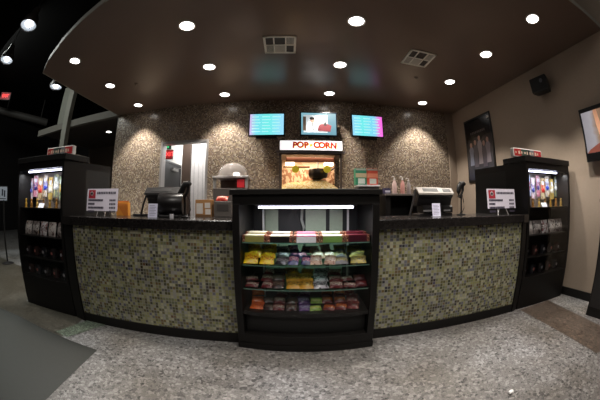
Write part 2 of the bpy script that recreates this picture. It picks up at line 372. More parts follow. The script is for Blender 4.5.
B(-.37, .37, .055, .095, 1.122, 1.131).build('light_housing', STEEL, case)
MB().grid([[(x, fb(x, .012), z) for x in [-.468+.936*i/12 for i in range(13)]] for z in (.30, 1.13)]).build('front_glass', GLASS, case)

def on_case(x, y, z):
    c, s = math.cos(CR), math.sin(CR)
    return (CC[0]+x*c-y*s, CC[1]+x*s+y*c, z)
# --- candy
def bag_mesh(w, h, t, m, name='wrap'):
    """a filled pillow bag lying in its own xz plane (front faces -y), crimped at top and bottom"""
    nx, nz = 8, 7; mb = MB()
    for side in (-1, 1):
        P = []; U = []
        for i in range(nz+1):
            v = i/nz; row = []; ur = []
            for j in range(nx+1):
                u = j/nx
                bul = (max(0, math.sin(PI*min(1, max(0, (v-.06)/.88))))**.55)*(max(0, math.sin(PI*u))**.5)
                wr = .06*math.sin(u*19+v*7)*math.sin(v*15)
                pin = 1-.06*math.sin(PI*v)
                row.append(((u-.5)*w*pin, side*t*.5*bul*(1+wr), v*h)); ur.append((u, v))
            P.append(row); U.append(ur)
        mb.grid(P, U)
    return mb
ROWN = {0: 'front', 1: 'second', 2: 'third'}
def bag(x, y, z, w, h, t, m, tilt, label, cat='candy bag', name='candy_bag', group=None, rz=0.):
    o = bag_mesh(w, h, t, m).build(name, m, smooth=True)
    o.location = on_case(x, y, z); o.rotation_euler = (-tilt, 0, CR+rz)
    return tag(o, label, cat, group)
ORD = ['first', 'second', 'third', 'fourth', 'fifth', 'sixth', 'seventh', 'eighth', 'ninth', 'tenth']
# top shelf: five carton colours, two rows
carton = [((146,140,72),(225,218,186),'olive carton with cream top'), ((26,22,22),(232,220,196),'black carton with cream top'),
          ((236,234,238),(214,130,150),'white carton with pink top'), ((112,148,72),(236,226,200),'green carton with cream top'), ((66,16,30),(96,30,40),'maroon carton')]
def make_carton(c1, c2, w, d, h, label, loc):
    t = thing('candy_carton', label, 'candy box', loc, CR, 'cartons on the top shelf of the centre case')
    b = MB().box(-w/2+.02, w/2-.02, 0, d, 0, h)
    b.f.pop(4); b.uv.pop(4); b.mi.pop(4)
    b.build('carton_body', mat(c1, .35), t)
    MB().face([(-w/2+.02,-.0005,h),(w/2-.02,-.0005,h),(w/2-.02,d,h),(-w/2+.02,d,h)]).face([(-w/2+.02,-.001,h*.86),(w/2-.02,-.001,h*.86),(w/2-.02,-.001,h),(-w/2+.02,-.001,h)]).build('carton_lid', mat(c2, .4), t)
    for s in (-1, 1):
        e0, e1 = sorted((s*(w/2-.02), s*w/2))
        B(e0, e1, .002, d-.002, .001, h-.001).build('end_flap', wrapper((110,52,34), (214,176,140), (60,26,24), .4, s*1.3), t)
for r in (0, 1):
    for i, (c1, c2, d) in enumerate(carton):
        xx = (-.372+i*.186)*(1-.0*r)
        make_carton(c1, c2, .176, .085, .05+.012*r, '%s, %s %s row, top shelf of centre case' % (d, ORD[i], 'front' if r == 0 else 'rear'),
                    on_case(xx, fb(xx, .05)+.115*r, SHZ[0]+.0005))
# lower shelves
def W(*a, **k): return wrapper(*a, **k)
YEL = W((240,204,30),(232,160,40),(170,80,30)); BLK = W((26,22,28),(60,50,60),(160,150,160)); NAV = W((26,22,72),(36,26,96),(226,150,170))
BRW = W((196,160,140),(120,60,50),(236,220,214)); GRY = W((120,116,124),(150,140,140),(196,176,96)); GLD = W((206,150,44),(226,172,60),(36,24,20))
WBK = W((186,180,190),(60,50,60),(24,22,26)); RED = W((96,20,26),(66,12,20),(190,170,160)); ORA = W((206,96,24),(180,60,20),(120,24,20))
PUR = W((80,44,110),(44,30,80),(170,160,190)); GRN = W((130,160,70),(90,120,50),(220,210,120)); MRN = W((110,34,36),(60,20,26),(214,120,60))
DRK = W((40,24,24),(90,30,30),(120,100,90))
spec = [
 (1, -.405, .115, .10, YEL, 'yellow candy bag'), (1, -.285, .115, .10, YEL, 'yellow candy bag'), (1, -.178, .10, .09, BLK, 'black candy bag with silver lettering'),
 (1, -.09, .075, .10, NAV, 'navy candy bag with pink emblem'), (1, -.012, .075, .085, NAV, 'navy candy bag with pink emblem'), (1, .075, .095, .085, BRW, 'tan and brown candy bag'),
 (1, .165, .085, .085, BRW, 'tan and brown candy bag'), (1, .262, .10, .08, GRY, 'clear grey candy bag'), (1, .385, .12, .08, W((196,176,90),(150,136,110),(110,100,80)), 'pale gold candy bag'),
 (2, -.41, .10, .05, RED, 'dark red candy bar'), (2, -.30, .09, .075, RED, 'dark red candy bar'), (2, -.205, .10, .085, DRK, 'brown candy bar'),
 (2, -.095, .11, .095, GLD, 'gold candy bag with black lettering'), (2, .01, .10, .095, GLD, 'gold candy bag with black lettering'), (2, .12, .11, .085, WBK, 'white candy bag with black lettering'),
 (2, .225, .10, .07, RED, 'dark red candy bar'), (2, .325, .10, .06, RED, 'dark red candy bar'), (2, .42, .09, .055, W((84,16,24),(60,14,20),(110,40,40)), 'deep maroon candy bar'),
 (3, -.38, .10, .075, ORA, 'orange candy packet'), (3, -.285, .08, .06, DRK, 'brown candy packet'), (3, -.20, .09, .07, RED, 'red candy packet'), (3, -.105, .09, .07, DRK, 'brown candy packet'),
 (3, -.01, .09, .07, PUR, 'purple candy packet'), (3, .08, .09, .055, GRN, 'green candy packet'), (3, .17, .09, .07, MRN, 'red brown candy packet'), (3, .265, .09, .075, MRN, 'red brown candy packet'), (3, .36, .10, .08, W((120,30,34),(160,120,100),(40,16,20)), 'speckled red candy packet')]
SNM = {1: 'second shelf', 2: 'third shelf', 3: 'bottom'}
cnt = {}
for r in (0, 1, 2):
    for (sh, x, w, h, m, d) in spec:
        if r == 2 and sh != 1 and h < .07: continue
        z = {1: SHZ[1], 2: SHZ[2], 3: .332}[sh]+.004
        k = (sh, r, d); cnt[k] = cnt.get(k, 0)+1
        tot = sum(1 for q in spec if q[0] == sh and q[5] == d and not (r == 2 and sh != 1 and q[3] < .07))
        rowname = ('front', 'middle', 'rear')[r]
        which = '' if tot == 1 else (', %s such' % ORD[cnt[k]-1])
        lab = '%s%s, %s row, %s of centre case' % (d, which, rowname, SNM[sh])
        assert len(lab.split()) <= 16, lab
        bag(x+random.uniform(-.006,.006), fb(x, .055)+r*(.085 if sh != 1 else .09)+.01, z+r*.028, w*random.uniform(.96,1.08), h*random.uniform(.9,1.12), .032, m, math.radians(56 if sh == 1 else 58)+random.uniform(-.14,.14), lab,
            group='candy on the %s of the centre case' % SNM[sh], rz=random.uniform(-.3,.3))

# ------------------------------------------------------------------ side display cabinets
def cabinet(label, A, Bp, C, D, glass_side):
    """A,B front left/right corners, C,D back right/left corners (world x,y)"""
    mx, my = (A[0]+Bp[0])/2, (A[1]+Bp[1])/2; ang = math.atan2(Bp[1]-A[1], Bp[0]-A[0])
    t = thing('display_cabinet', label, 'display cabinet', (mx, my, 0), ang)
    c, s = math.cos(-ang), math.sin(-ang)
    loc = lambda p: ((p[0]-mx)*c-(p[1]-my)*s, (p[0]-mx)*s+(p[1]-my)*c)
    a, b, cc, dd = loc(A), loc(Bp), loc(C), loc(D); w = b[0]-a[0]; DP = .30
    def lerp(p, q, y): k = (y-p[1])/(q[1]-p[1]); return (p[0]+(q[0]-p[0])*k, y)
    br, bl = lerp(b, cc, DP), lerp(a, dd, DP)
    foot = [a, b, cc, dd]
    MB().prism(foot, .0, .35).build('base', BLACK, t, bevel=.003)
    MB().prism([bl, br, cc, dd], .35, 1.48).build('rear_body', BLACK_M, t)
    MB().prism(foot, 1.48, 1.55).build('header', BLACK, t)
    e = .015
    MB().prism([(a[0]-e, -e), (b[0]+e, -e), (br[0]+e, .32), (bl[0]-e, .32)], 1.55, 1.612).build('top_slab', SATIN, t, bevel=.005)
    MB().prism([a, (a[0]+.035, 0), (bl[0]+.035, DP), bl], .35, 1.48).build('side_panel', BLACK, t)
    MB().prism([(b[0]-.035, 0), b, br, (br[0]-.035, DP)], .35, 1.48).build('side_panel', BLACK, t)
    x0, x1 = a[0]+.036, b[0]-.036
    for z in (1.083, .79, .56):
        B(x0, x1, .03, DP-.005, z-.012, z).build('shelf', SATIN, t)
    MB().tube([(x0+(.16 if glass_side < 0 else .02), .05, 1.462), (x1-(.02 if glass_side < 0 else .2), .05, 1.462)], .010, 10).build('light_tube', mat((225,228,255), .4, emit=5.0), t, smooth=True)
    B(x0, x1, DP-.012, DP-.004, 1.085, 1.47).build('display_board', wrapper((190,176,166),(130,120,104),(220,206,196), .6, 2.), t)
    B(x0, x1, .004, .008, .352, 1.478).build('glass_door', GLASS, t)
    return t, (mx, my, ang, w)
cabL, fL = cabinet('tall black lit display cabinet at the left end of the counter', (-3.03,1.62), (-2.155,1.773), (-2.03,2.46), (-2.95,2.30), -1)
cabR, fR = cabinet('tall black lit display cabinet at the right end of the counter, by the taupe wall', (2.365,1.77), (3.215,1.605), (3.2,2.46), (2.265,2.60), 1)
def oncab(f, x, y, z):
    mx, my, a, w = f; c, s = math.cos(a), math.sin(a)
    return (mx+x*c-y*s, my+x*s+y*c, z)
# contents
PK = [((226,214,220),(214,150,170),(80,90,170)), ((214,206,196),(170,130,60),(60,80,190)), ((190,200,180),(120,150,90),(210,170,70)), ((200,120,140),(230,220,226),(70,60,120)),
      ((196,168,90),(150,110,40),(240,236,226)), ((150,170,220),(220,224,236),(190,60,80)), ((210,190,150),(130,90,40),(220,60,60)), ((120,130,110),(190,180,120),(230,230,230))]
PN = ['pink and white', 'cream and gold', 'pale green', 'rose and purple', 'gold', 'light blue', 'tan', 'olive']
def carded_toy(c, label, group, loc, rz, h):
    t = thing('carded_toy', label, 'toy pack', loc, rz, group)
    B(-.04, .04, .0, .004, 0, h).build('backing_card', wrapper(c[0], c[1], c[2], .5, random.random()*5), t)
    MB().lathe([(.026, -.014), (.024, -.022), (.012, -.028), (0, -.03)], (0, .014, h*.42), 12, 'y').build('blister', mat(c[2], .25), t, smooth=True)
    MB().box(-.018, .018, -.004, 0, h*.68, h*.85).build('printed_tag', mat((214,220,240), .4), t)
def fig(c, label, group, loc, rz):
    """small gold trinket: base, body, head"""
    t = thing('trinket', label, 'trinket', loc, rz, group)
    MB().lathe([(.022,0),(.022,.008),(.014,.012),(.018,.04),(.012,.062),(.006,.068)], (0,0,0), 12).build('trinket_body', mat(c, .3, metal=.3), t, smooth=True)
    MB().lathe([(.0,.066),(.012,.07),(.016,.082),(.012,.094),(0,.098)], (0,0,0), 12).build('trinket_head', mat(c, .3, metal=.3), t, smooth=True)
for f, nm, side in ((fL, 'left', -1), (fR, 'right', 1)):
    n = 8; hw = f[3]/2-.04
    for i in range(n):
        k = (i*3+(0 if side < 0 else 2)) % 8
        x = -hw+.055+(2*hw-.11)*i/7
        carded_toy(PK[k], '%s carded toy, %s from left, lit top of the %s end cabinet' % (PN[k], ORD[i], nm), 'carded toys in the %s cabinet' % nm, oncab(f, x, .20, 1.17+.03*(i % 2)), f[2]+random.uniform(-.2,.2), .24)
    for i in range(7):
        x = -hw+.04+(2*hw-.08)*i/6
        cc = [(196,150,60), (170,120,50), (210,170,90), (150,110,60)][i % 4]
        fig(cc, '%s trinket on the lit upper shelf of the %s end cabinet, %s from left' % (['gold','bronze','pale gold','brown'][i % 4], nm, ORD[i]), 'trinkets in the %s cabinet' % nm, oncab(f, x, .12, 1.0835), f[2])
    # white price card
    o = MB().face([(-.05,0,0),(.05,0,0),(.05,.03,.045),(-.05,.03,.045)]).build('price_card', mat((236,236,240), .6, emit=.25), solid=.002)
    o.location = oncab(f, .02 if side < 0 else -.08, .045, 1.085); o.rotation_euler = (0, 0, f[2]); tag(o, 'small blank white price card leaning on the upper shelf of the %s end cabinet' % nm, 'card')
    for i in range(5):
        x = -hw+.09+(2*hw-.18)*i/4
        m = wrapper(*[((206,196,190),(90,60,56),(236,232,228)), ((150,140,136),(60,40,40),(220,214,210)), ((226,220,220),(140,90,90),(90,60,60))][i % 3], .35, i*1.7)
        o = bag_mesh(.145, .15, .07, m).build('treat_bag', m, smooth=True); o.location = oncab(f, x, .10, .792); o.rotation_euler = (-.25, 0, f[2]+random.uniform(-.12,.12))
        tag(o, '%s treat bag, %s from left, second shelf of the %s end cabinet' % (['white and brown','grey','white and rose'][i % 3], ORD[i], nm), 'treat bag', 'treat bags in the %s cabinet' % nm)
    for lev, z in ((0, .5605), (1, .3505)):
        for i in range(5):
            x = -hw+.06+(2*hw-.16)*i/4
            t = thing('mug', 'dark mug on the %s shelf of the %s end cabinet, %s from left' % (['third', 'lowest'][lev], nm, ORD[i]), 'mug', oncab(f, x, .13, z), f[2], 'mugs in the %s cabinet' % nm)
            cc = [(40,34,36), (56,36,34), (34,34,40)][(i+lev) % 3]
            MB().lathe([(.038,0),(.044,.004),(.045,.10),(.041,.10),(.04,.012),(0,.010)], (0,0,0), 20).build('mug_body', mat(cc, .25), t, smooth=True)
            MB().tube([(.042,0,.08),(.07,0,.075),(.078,0,.052),(.07,0,.03),(.042,0,.024)], .006, 8).build('mug_handle', mat(cc, .25), t, smooth=True)
            MB().lathe([(.017,-.0462),(.017,-.047),(0,-.047)], (0,0,.055), 16, 'y').build('emblem', mat([(150,146,150),(150,90,84)][i % 2], .3), t)

# marquee boxes on top of the end cabinets
def marquee(f, x0, x1, y, label):
    w = (x1-x0); t = thing('marquee_sign', label, 'sign', oncab(f, (x0+x1)/2, y, 1.613), f[2])
    B(-w/2, w/2, 0, .06, 0, .094).build('sign_box', mat((206,200,196), .4), t, bevel=.006)
    f_ = MB(); seg = [((150,34,34), .0, .24), ((54,70,62), .24, .44), ((30,32,34), .44, .56), ((110,110,112), .56, .72), ((168,40,44), .72, 1.)]
    for i, (c, a, b) in enumerate(seg):
        f_.face([(-w/2+.012+(w-.024)*a, -.0015, .01), (-w/2+.012+(w-.024)*b, -.0015, .01), (-w/2+.012+(w-.024)*b, -.0015, .084), (-w/2+.012+(w-.024)*a, -.0015, .084)], mi=i)
    f_.build('printed_face', [mat(s[0], .4, emit=.12) for s in seg], t)
    g = MB()
    for i in range(9):
        u = -w/2+.03+(w-.07)*i/9; h = [.02,.035,.028][i % 3]
        g.box(u, u+.018+.012*(i % 2), -.004, -.002, .047-h/2, .047+h/2)
    g.build('sign_lettering', mat((196,170,150), .4, emit=.1), t)
marquee(fL, .03, .47, .10, 'red, green and black marquee box on top of the left end cabinet')
marquee(fR, -.53, -.03, .10, 'red, grey and black marquee box on top of the right end cabinet')

# price boards on the counter
def price_board(loc, rz, w, h, lift, label, easel):
    t = thing('price_board', label, 'sign', loc, rz)
    R = Matrix.Rotation(-.12, 4, 'X')
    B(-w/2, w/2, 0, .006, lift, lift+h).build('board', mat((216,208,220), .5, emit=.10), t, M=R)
    k = MB().box(-w/2+.02, -w/2+.11, -.002, -.0005, lift+h-.095, lift+h-.012)
    k.build('red_logo', mat((176,44,60), .5), t, M=R)
    k = MB().lathe([(.024,-.004),(0,-.004)], (-w/2+.062, 0, lift+h-.048), 5, 'y'); k.build('star_mark', mat((230,224,226), .5), t, M=R)
    k = MB().lathe([(.012,-.005),(0,-.005)], (-w/2+.062, 0, lift+h-.048), 12, 'y'); k.build('logo_dot', mat((40,20,24), .5), t, M=R)
    g = MB(); x = -w/2+.13
    random.seed(3)
    while x < w/2-.03:       # heading marks
        l = random.uniform(.012, .02); g.box(x, x+l, -.002, -.0005, lift+h-.052, lift+h-.03); x += l+.006
    for r in range(4):
        z = lift+h-.112-r*.036; x = -w/2+.02; end = -w/2+[.20,.09,.22,.10][r]
        while x < end:
            l = random.uniform(.010, .018); g.box(x, x+l, -.002, -.0005, z-.010, z+.010); x += l+.003
        x = w/2-.095
        for q in range(4): g.box(x, x+.014, -.002, -.0005, z-.009, z+.009); x += .019
    g.build('board_lettering', mat((60,54,70), .6), t, M=R)
    for s in (-1, 1):
        MB().tube([(s*.05, .03, lift+.02), (s*.075 if easel else s*.05, -.01, .0)], .005, 8).build('easel_leg', mat((190,186,186), .25, metal=.6), t)
    MB().tube([(0,.02,lift+.06),(0,.10,.004)], .005, 8).build('rear_leg', mat((190,186,186), .25, metal=.6), t)
    random.seed(11)
price_board((-1.805,2.04,1.0155), .22, .385, .215, .05, 'white price board with red corner logo on the counter beside the left cabinet', False)
price_board((2.065,1.905,1.0155), -.16, .40, .192, .066, 'white price board with red corner logo on silver easel feet beside the right cabinet', True)

# ------------------------------------------------------------------ tills and small things on the front counter
def till(label, loc, rz, sil, w=.23, strut=-1):
    """point-of-sale terminal seen from behind: heavy base, printer, raked cover with a slot over a dark monitor back"""
    t = thing('till_terminal', label, 'till', loc, rz)
    body = mat((32,28,28), .4); rim = mat(sil, .35)
    def side(pts, x0, x1):
        n = len(pts); mb = MB(); 
        mb.face([(x0, y, z) for y, z in pts]); mb.face([(x1, y, z) for y, z in reversed(pts)])
        for k in range(n):
            a, b = pts[k], pts[(k+1) % n]; mb.face([(x0, a[0], a[1]), (x1, a[0], a[1]), (x1, b[0], b[1]), (x0, b[0], b[1])])
        return mb
    MB().box(-w*.45, w*.45, -.06, .13, 0, .025).build('base', body, t, bevel=.005)
    side([(-.07,.03),(-.07,.085),(-.03,.105),(.08,.105),(.08,.03)], -w*.30, w*.42).build('printer', mat((24,22,22), .4), t, bevel=.005)
    side([(.0,.10),(-.035,.17),(-.075,.20),(.04,.262),(.075,.25),(.07,.10)], -w*.46, w*.46).build('monitor', body, t, bevel=.006)
    side([(-.088,.205),(-.086,.222),(-.02,.278),(.05,.284),(.05,.268),(-.015,.262)], -w*.5, w*.5).build('top_cover', rim, t, bevel=.004)
    side([(-.072,.2355),(-.071,.238),(-.036,.2675),(-.037,.265)], -w*.3, w*.3).build('cover_slot', mat((26,24,24), .5), t)
    MB().box(-w*.32, w*.2, -.082, -.07, .045, .06).build('paper_slot', mat((110,108,108), .4), t)
    if strut: MB().tube([(strut*w*.47,.0,.262),(strut*w*.62,-.01,.12),(strut*(w*.5+.07),-.02,.008)], .011, 8).build('side_strut', body, t, smooth=True)
    MB().box(-w*.12, w*.12, .02, .07, .02, .2).build('neck', body, t)
    return t
def handset(label, loc, rz, h=.31):
    t = thing('card_reader', label, 'card reader', loc, rz)
    d = mat((24,22,22), .35)
    MB().lathe([(.05,0),(.05,.008),(.016,.016),(.012,.03)], (0,0,0), 20).build('base', d, t, smooth=True)
    MB().tube([(0,0,.02),(0,0,h-.12)], .009, 10).build('pole', d, t)
    MB().tube([(-.03,0,h-.15),(-.034,0,h-.09),(-.018,0,h-.04),(.0,0,h-.015),(.035,0,h-.008),(.055,0,h-.02)], [.02,.027,.03,.03,.027,.018], 10).build('handset', d, t, smooth=True)
    MB().tube([(.03,0,h-.03),(.024,0,h-.08),(.0,0,h-.125),(-.02,0,h-.155)], .014, 8).build('grip', d, t, smooth=True)
    MB().box(-.012, .03, -.02, .02, h+.002, h+.012).build('top_plate', mat((190,186,182), .3), t)
    MB().tube([(.02,0.01,h-.12),(.045,.02,.14),(.05,.02,.07),(.02,.03,.01)], .004, 6).build('cable', d, t, smooth=True)
    return t
ZT = 1.0155
till('wide black till terminal with slotted top on the left counter', (-1.19,2.31,ZT), .1, (44,42,42), w=.36)
# big rounded monitor back beside it
t = thing('till_monitor', 'black rounded monitor back on the left counter, between slotted till and card reader', 'monitor', (-1.055,2.17,ZT), .1)
MB().prism([(-.09,-.05),(.1,-.05),(.1,.08),(-.09,.08)], 0, .022).build('base', mat((28,26,26), .35), t, bevel=.006)
MB().box(-.02, .04, -.01, .03, .02, .12).build('neck', mat((28,26,26), .35), t)
mb = MB(); rows = []
for i in range(11):
    a = -PI/2+PI*i/10; z = .12+.095*math.sin(a); dpt = .075*math.cos(a)
    rows.append([(-.115, .03, z), (-.115, .03-dpt*.8, z), (-.06, .03-dpt, z), (.06, .03-dpt, z), (.125, .03-dpt*.7, z), (.125, .03, z)])
mb.grid(rows); mb.build('monitor_shell', mat((30,27,27), .3), t, smooth=True)
MB().box(-.115, .125, .03, .045, .03, .215).build('screen', mat((20,20,22), .2), t)
handset('tall black card reader with white top on the left counter, right of the rounded monitor', (-.945,2.28,ZT), 0, .315)
o = thing('till_cover', 'brown tinted side cover between rounded monitor and card reader on the left counter', 'till cover', (-.995,2.36,ZT), .1)
MB().prism([(-.03,-.04),(.045,-.04),(.045,.05),(-.03,.05)], 0, .02).build('cover_foot', mat((26,24,24), .4), o)
MB().prism([(-.02,-.03),(.035,-.03),(.025,.03),(-.02,.03)], .02, .20).build('cover_shell', mat((52,38,32), .35), o, bevel=.01)
till('silver topped till terminal, larger one on the right counter', (1.345,2.30,ZT), -.06, (146,139,132), w=.285)
till('silver topped till terminal, narrower one on the right counter beside the tall card reader', (1.575,2.34,ZT), -.12, (138,131,124), w=.155, strut=0)
handset('tall black card reader standing right of the tills on the right counter', (1.765,2.28,ZT), -.1, .335)
def menu_card(loc, rz, label):
    t = thing('menu_card', label, 'card', loc, rz)
    R = Matrix.Rotation(-.2, 4, 'X')
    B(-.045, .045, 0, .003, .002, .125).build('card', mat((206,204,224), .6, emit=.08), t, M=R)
    g = MB()
    for r in range(7): g.box(-.033, .02+.01*(r % 2), -.001, -.0002, .105-r*.014, .109-r*.014)
    g.build('board_lettering', mat((130,126,150), .6), t, M=R)
    B(-.045, .045, .0, .05, 0, .003).build('stand_foot', mat((180,180,190), .4), t)
menu_card((-1.185,2.07,ZT), .2, 'small white menu card leaning in front of the slotted black till')
menu_card((1.365,2.16,ZT), -.1, 'small white menu card leaning in front of the silver topped tills')
# yellow popcorn bag at left
t = thing('popcorn_bag', 'yellow and orange paper popcorn bag on the left counter behind the price board', 'popcorn bag', (-1.72,2.34,ZT), .2)
MB().prism([(-.075,-.03),(.07,-.03),(.07,.04),(-.075,.04)], 0, .135).build('bag_body', wrapper((226,150,50),(236,180,70),(200,104,30), .6), t)
MB().face([(-.075,-.031,.13),(.02,-.031,0),(.07,-.031,0),(.07,-.031,.12)]).build('bag_fold', mat((206,120,36), .6), t)
MB().box(-.06, .06, -.02, .03, .135, .150).build('bag_top', mat((190,110,40), .6), t)
o = MB().prism([(-.07,-.05),(.05,-.05),(.08,.03),(-.03,.05)], 0, .022).build('coin_tray', mat((28,26,26), .4), bevel=.006); o.location = (-1.50,2.36,ZT); tag(o, 'flat black tray on the left counter left of the slotted till', 'tray')
# rolled receipt / small white things at the till feet
o = MB().lathe([(.018,0),(.018,.035),(.006,.035),(.006,0)], (0,0,0), 16).build('receipt_roll', PAPER, smooth=True); o.location = (-1.0,2.10,ZT); tag(o, 'small white paper roll on the left counter in front of the rounded monitor', 'paper roll')
# tan box with white cups beside a grey box
t = thing('straw_box', 'tan cardboard box with white printed panels on the left counter beside the grey box', 'box', (-.80,2.44,ZT), 0)
MB().box(-.10, .065, 0, .10, 0, .165).build('carton', mat((168,122,74), .6), t, bevel=.003)
for x, z, w, h in ((-.088,.03,.068,.10), (.0,.085,.055,.05), (.005,.025,.055,.05)):
    B(x, x+w, -.002, 0, z, z+h).build('printed_panel', mat((214,206,200), .6), t)
MB().box(-.10, .065, -.001, .0, .0, .02).build('bottom_band', mat((110,80,50), .6), t)
t = thing('napkin_dispenser', 'grey metal dispenser box on the left counter next to the candy case', 'dispenser', (-.62,2.45,ZT), 0)
MB().box(-.09, .085, 0, .12, 0, .15).build('housing', mat((92,86,82), .4), t, bevel=.006)
MB().box(-.06, .055, -.002, .0, .06, .12).build('face_plate', mat((70,66,64), .3), t)
o = bag_mesh(.12, .07, .05, None).build('snack_pack', wrapper((176,40,30),(200,90,50),(230,200,180), .4), smooth=True); o.location = (-.645,2.49,ZT+.155); o.rotation_euler = (-.9,0,0)
tag(o, 'red snack pack lying on top of the grey metal dispenser', 'snack pack')

# ------------------------------------------------------------------ back counter and what stands on it
t = thing('back_counter', 'low dark work counter along the tiled back wall', 'counter', (.9, 4.04, 0))
MB().box(-2.15, 2.2, -.27, .33, 0, .87).build('cabinet_body', BLACK_M, t)
MB().box(-2.17, 2.22, -.30, .34, .87, .91).build('worktop', STONE, t, bevel=.004)
for i in range(6):
    d = B(-2.12+i*.72, -2.12+i*.72+.68, -.285, -.27, .08, .84).build('cupboard_door', mat((40,37,35), .4), t)
    B(.3-2.12+i*.72, .4-2.12+i*.72, -.30, -.285, .75, .765).build('door_pull', CHROME, d)
# popcorn machine
px = .32
t = thing('popcorn_machine', 'lit popcorn machine with white POP CORN sign on the back counter', 'popcorn machine', (px, 3.78, .911))
HWm = .455
fr = mat((96,84,76), .35, metal=.5)
MB().box(-HWm, HWm, 0, .5, 0, .36).build('base_cabinet', mat((120,104,90), .35, metal=.4), t, bevel=.004)
for x in (-HWm, HWm-.03):
    for y in (0, .47): B(x, x+.03, y, y+.03, .36, .985).build('corner_post', fr, t)
B(-HWm, HWm, .48, .5, .36, .985).build('back_panel', wrapper((232,200,168),(214,172,134),(170,120,90), .5), t)
B(-HWm, HWm, 0, .5, .955, .985).build('roof', fr, t)
g = t
B(-HWm+.03, HWm-.03, .006, .01, .36, .955).build('front_glass', GLASS, t)
B(-HWm+.02, HWm-.02, .03, .46, .36, .375).build('pan', mat((180,150,120), .3, metal=.4), t)
# kettle
k = MB().lathe([(.06,0),(.13,.015),(.15,.06),(.15,.13),(.14,.15),(.0,.16)], (0,0,0), 28).build('kettle', mat((70,62,58), .28, metal=.8), t, smooth=True); k.location = (.13,.25,.62)
MB().tube([(0,0,.15),(0,0,.30)], .014).build('kettle_hanger', STEEL, k); MB().tube([(.14,0,.1),(.24,-.05,.16),(.27,-.06,.22)], .010).build('kettle_handle', mat((60,24,20), .5), k, smooth=True)
for x in (-.30, .28):
    l = MB().box(-.07, .07, -.03, .03, -.02, .03).build('heat_lamp', mat((255,232,196), .4, emit=4.5), t, bevel=.006); l.location = (x, .14, .83)
for x, z in ((-.22, .74), (.24, .745)):
    MB().lathe([(.055,-.006),(.055,0),(0,0)], (x,.03,z), 18, 'y').build('round_sticker', mat((206,186,40), .5, emit=.15), t)
MB().box(-.36, .36, .10, .13, .86, .93).build('lamp_rail', mat((96,52,34), .4), t)
MB().box(-.40, .0, .20, .24, .79, .81).build('cross_rail', mat((120,80,50), .4, metal=.5), t)
# heap of popcorn: one body nobody could count
hp = MB(); rows = []
for i in range(13):
    row = []
    for j in range(17):
        u, v = i/12, j/16
        row.append((-.42+.84*v, .05+.40*u, (.375)+(.24+.03*math.sin(v*9+u*3))*(math.sin(PI*u)**.6)*(.55+.45*math.sin(PI*v))+random.uniform(-.008,.008)))
    rows.append(row)
hp.grid(rows); o = hp.build('popcorn_heap', terrazzo('popcorn', (236,206,130), (190,140,60), (250,240,210), 60, .2, .4, .8), t, smooth=True)
# sign
sg = B(-.452, .462, -.06, .05, 1.0, 1.155).build('sign_box', mat((70,62,58), .4), t)
B(-.445, .455, -.064, -.06, 1.008, 1.147).build('sign_face', mat((255,250,250), .4, emit=1.0), sg)
MB().box(-.49, .50, -.04, .2, .975, 1.0).build('canopy', mat((120,110,112), .3, metal=.5), t)
RD = mat((190,30,24), .5, emit=.35); YL = mat((240,190,40), .5, emit=.7)
for i, (ch, x, dz, ry, m) in enumerate([('P',-.235,.0,.1,RD),('O',-.155,.004,0,RD),('P',-.07,0,-.08,RD),('C',.075,.004,.08,RD),('O',.155,.002,0,RD),('R',.24,.0,-.06,RD),('N',.325,-.002,.08,RD)]):
    o = text('sign_letter', ch, .12, YL, sg, (x+.006, -.0655, 1.073+dz), (PI/2, ry, 0), ext=.0005, bold=.006)
    o = text('sign_letter', ch, .12, m, sg, (x, -.067, 1.078+dz), (PI/2, ry, 0), ext=.0005, bold=.005)
stz = MB(); c0 = (.0, -.067, 1.078); pts = []
for i in range(10):
    a = PI/2+i*PI/5; r = .036 if i % 2 == 0 else .016; pts.append((c0[0]+r*math.cos(a), c0[1], c0[2]+r*math.sin(a)))
stz.face(pts); stz.build('sign_star', YL, sg)

# domed warmer
t = thing('domed_warmer', 'clear domed snack warmer with silver rim on the back counter left of the popcorn machine', 'food warmer', (-.82, 3.84, .911))
MB().box(-.25, .25, -.20, .22, 0, .46).build('base_cabinet', mat((104,96,92), .35, metal=.4), t, bevel=.006)
for s in (-1, 1): B(s*.235-.02, s*.235+.02, -.19, -.15, .46, .60).build('post', mat((190,186,182), .3, metal=.5), t)
B(-.22, .22, .1, .2, .46, .60).build('warmer_back', mat((110,90,80), .5), t)
MB().box(-.265, .265, -.21, .23, .60, .635).build('rim', mat((206,200,198), .3, metal=.4), t, bevel=.008)
MB().lathe([(.235,0),(.232,.04),(.21,.10),(.165,.16),(.10,.195),(.04,.21),(0,.212)], (0,0,.635), 28).build('dome', mat((206,198,194), .12, alpha=.42), t, smooth=True)
MB().box(.10, .20, -.185, -.14, .47, .58).build('red_panel', mat((190,30,40), .5, emit=.2), t)
MB().lathe([(.035,0),(.05,.02),(.045,.05),(0,.06)], (.06,-.05,.64), 14).build('warming_bulb', mat((255,244,230), .4, emit=6.), t, smooth=True)

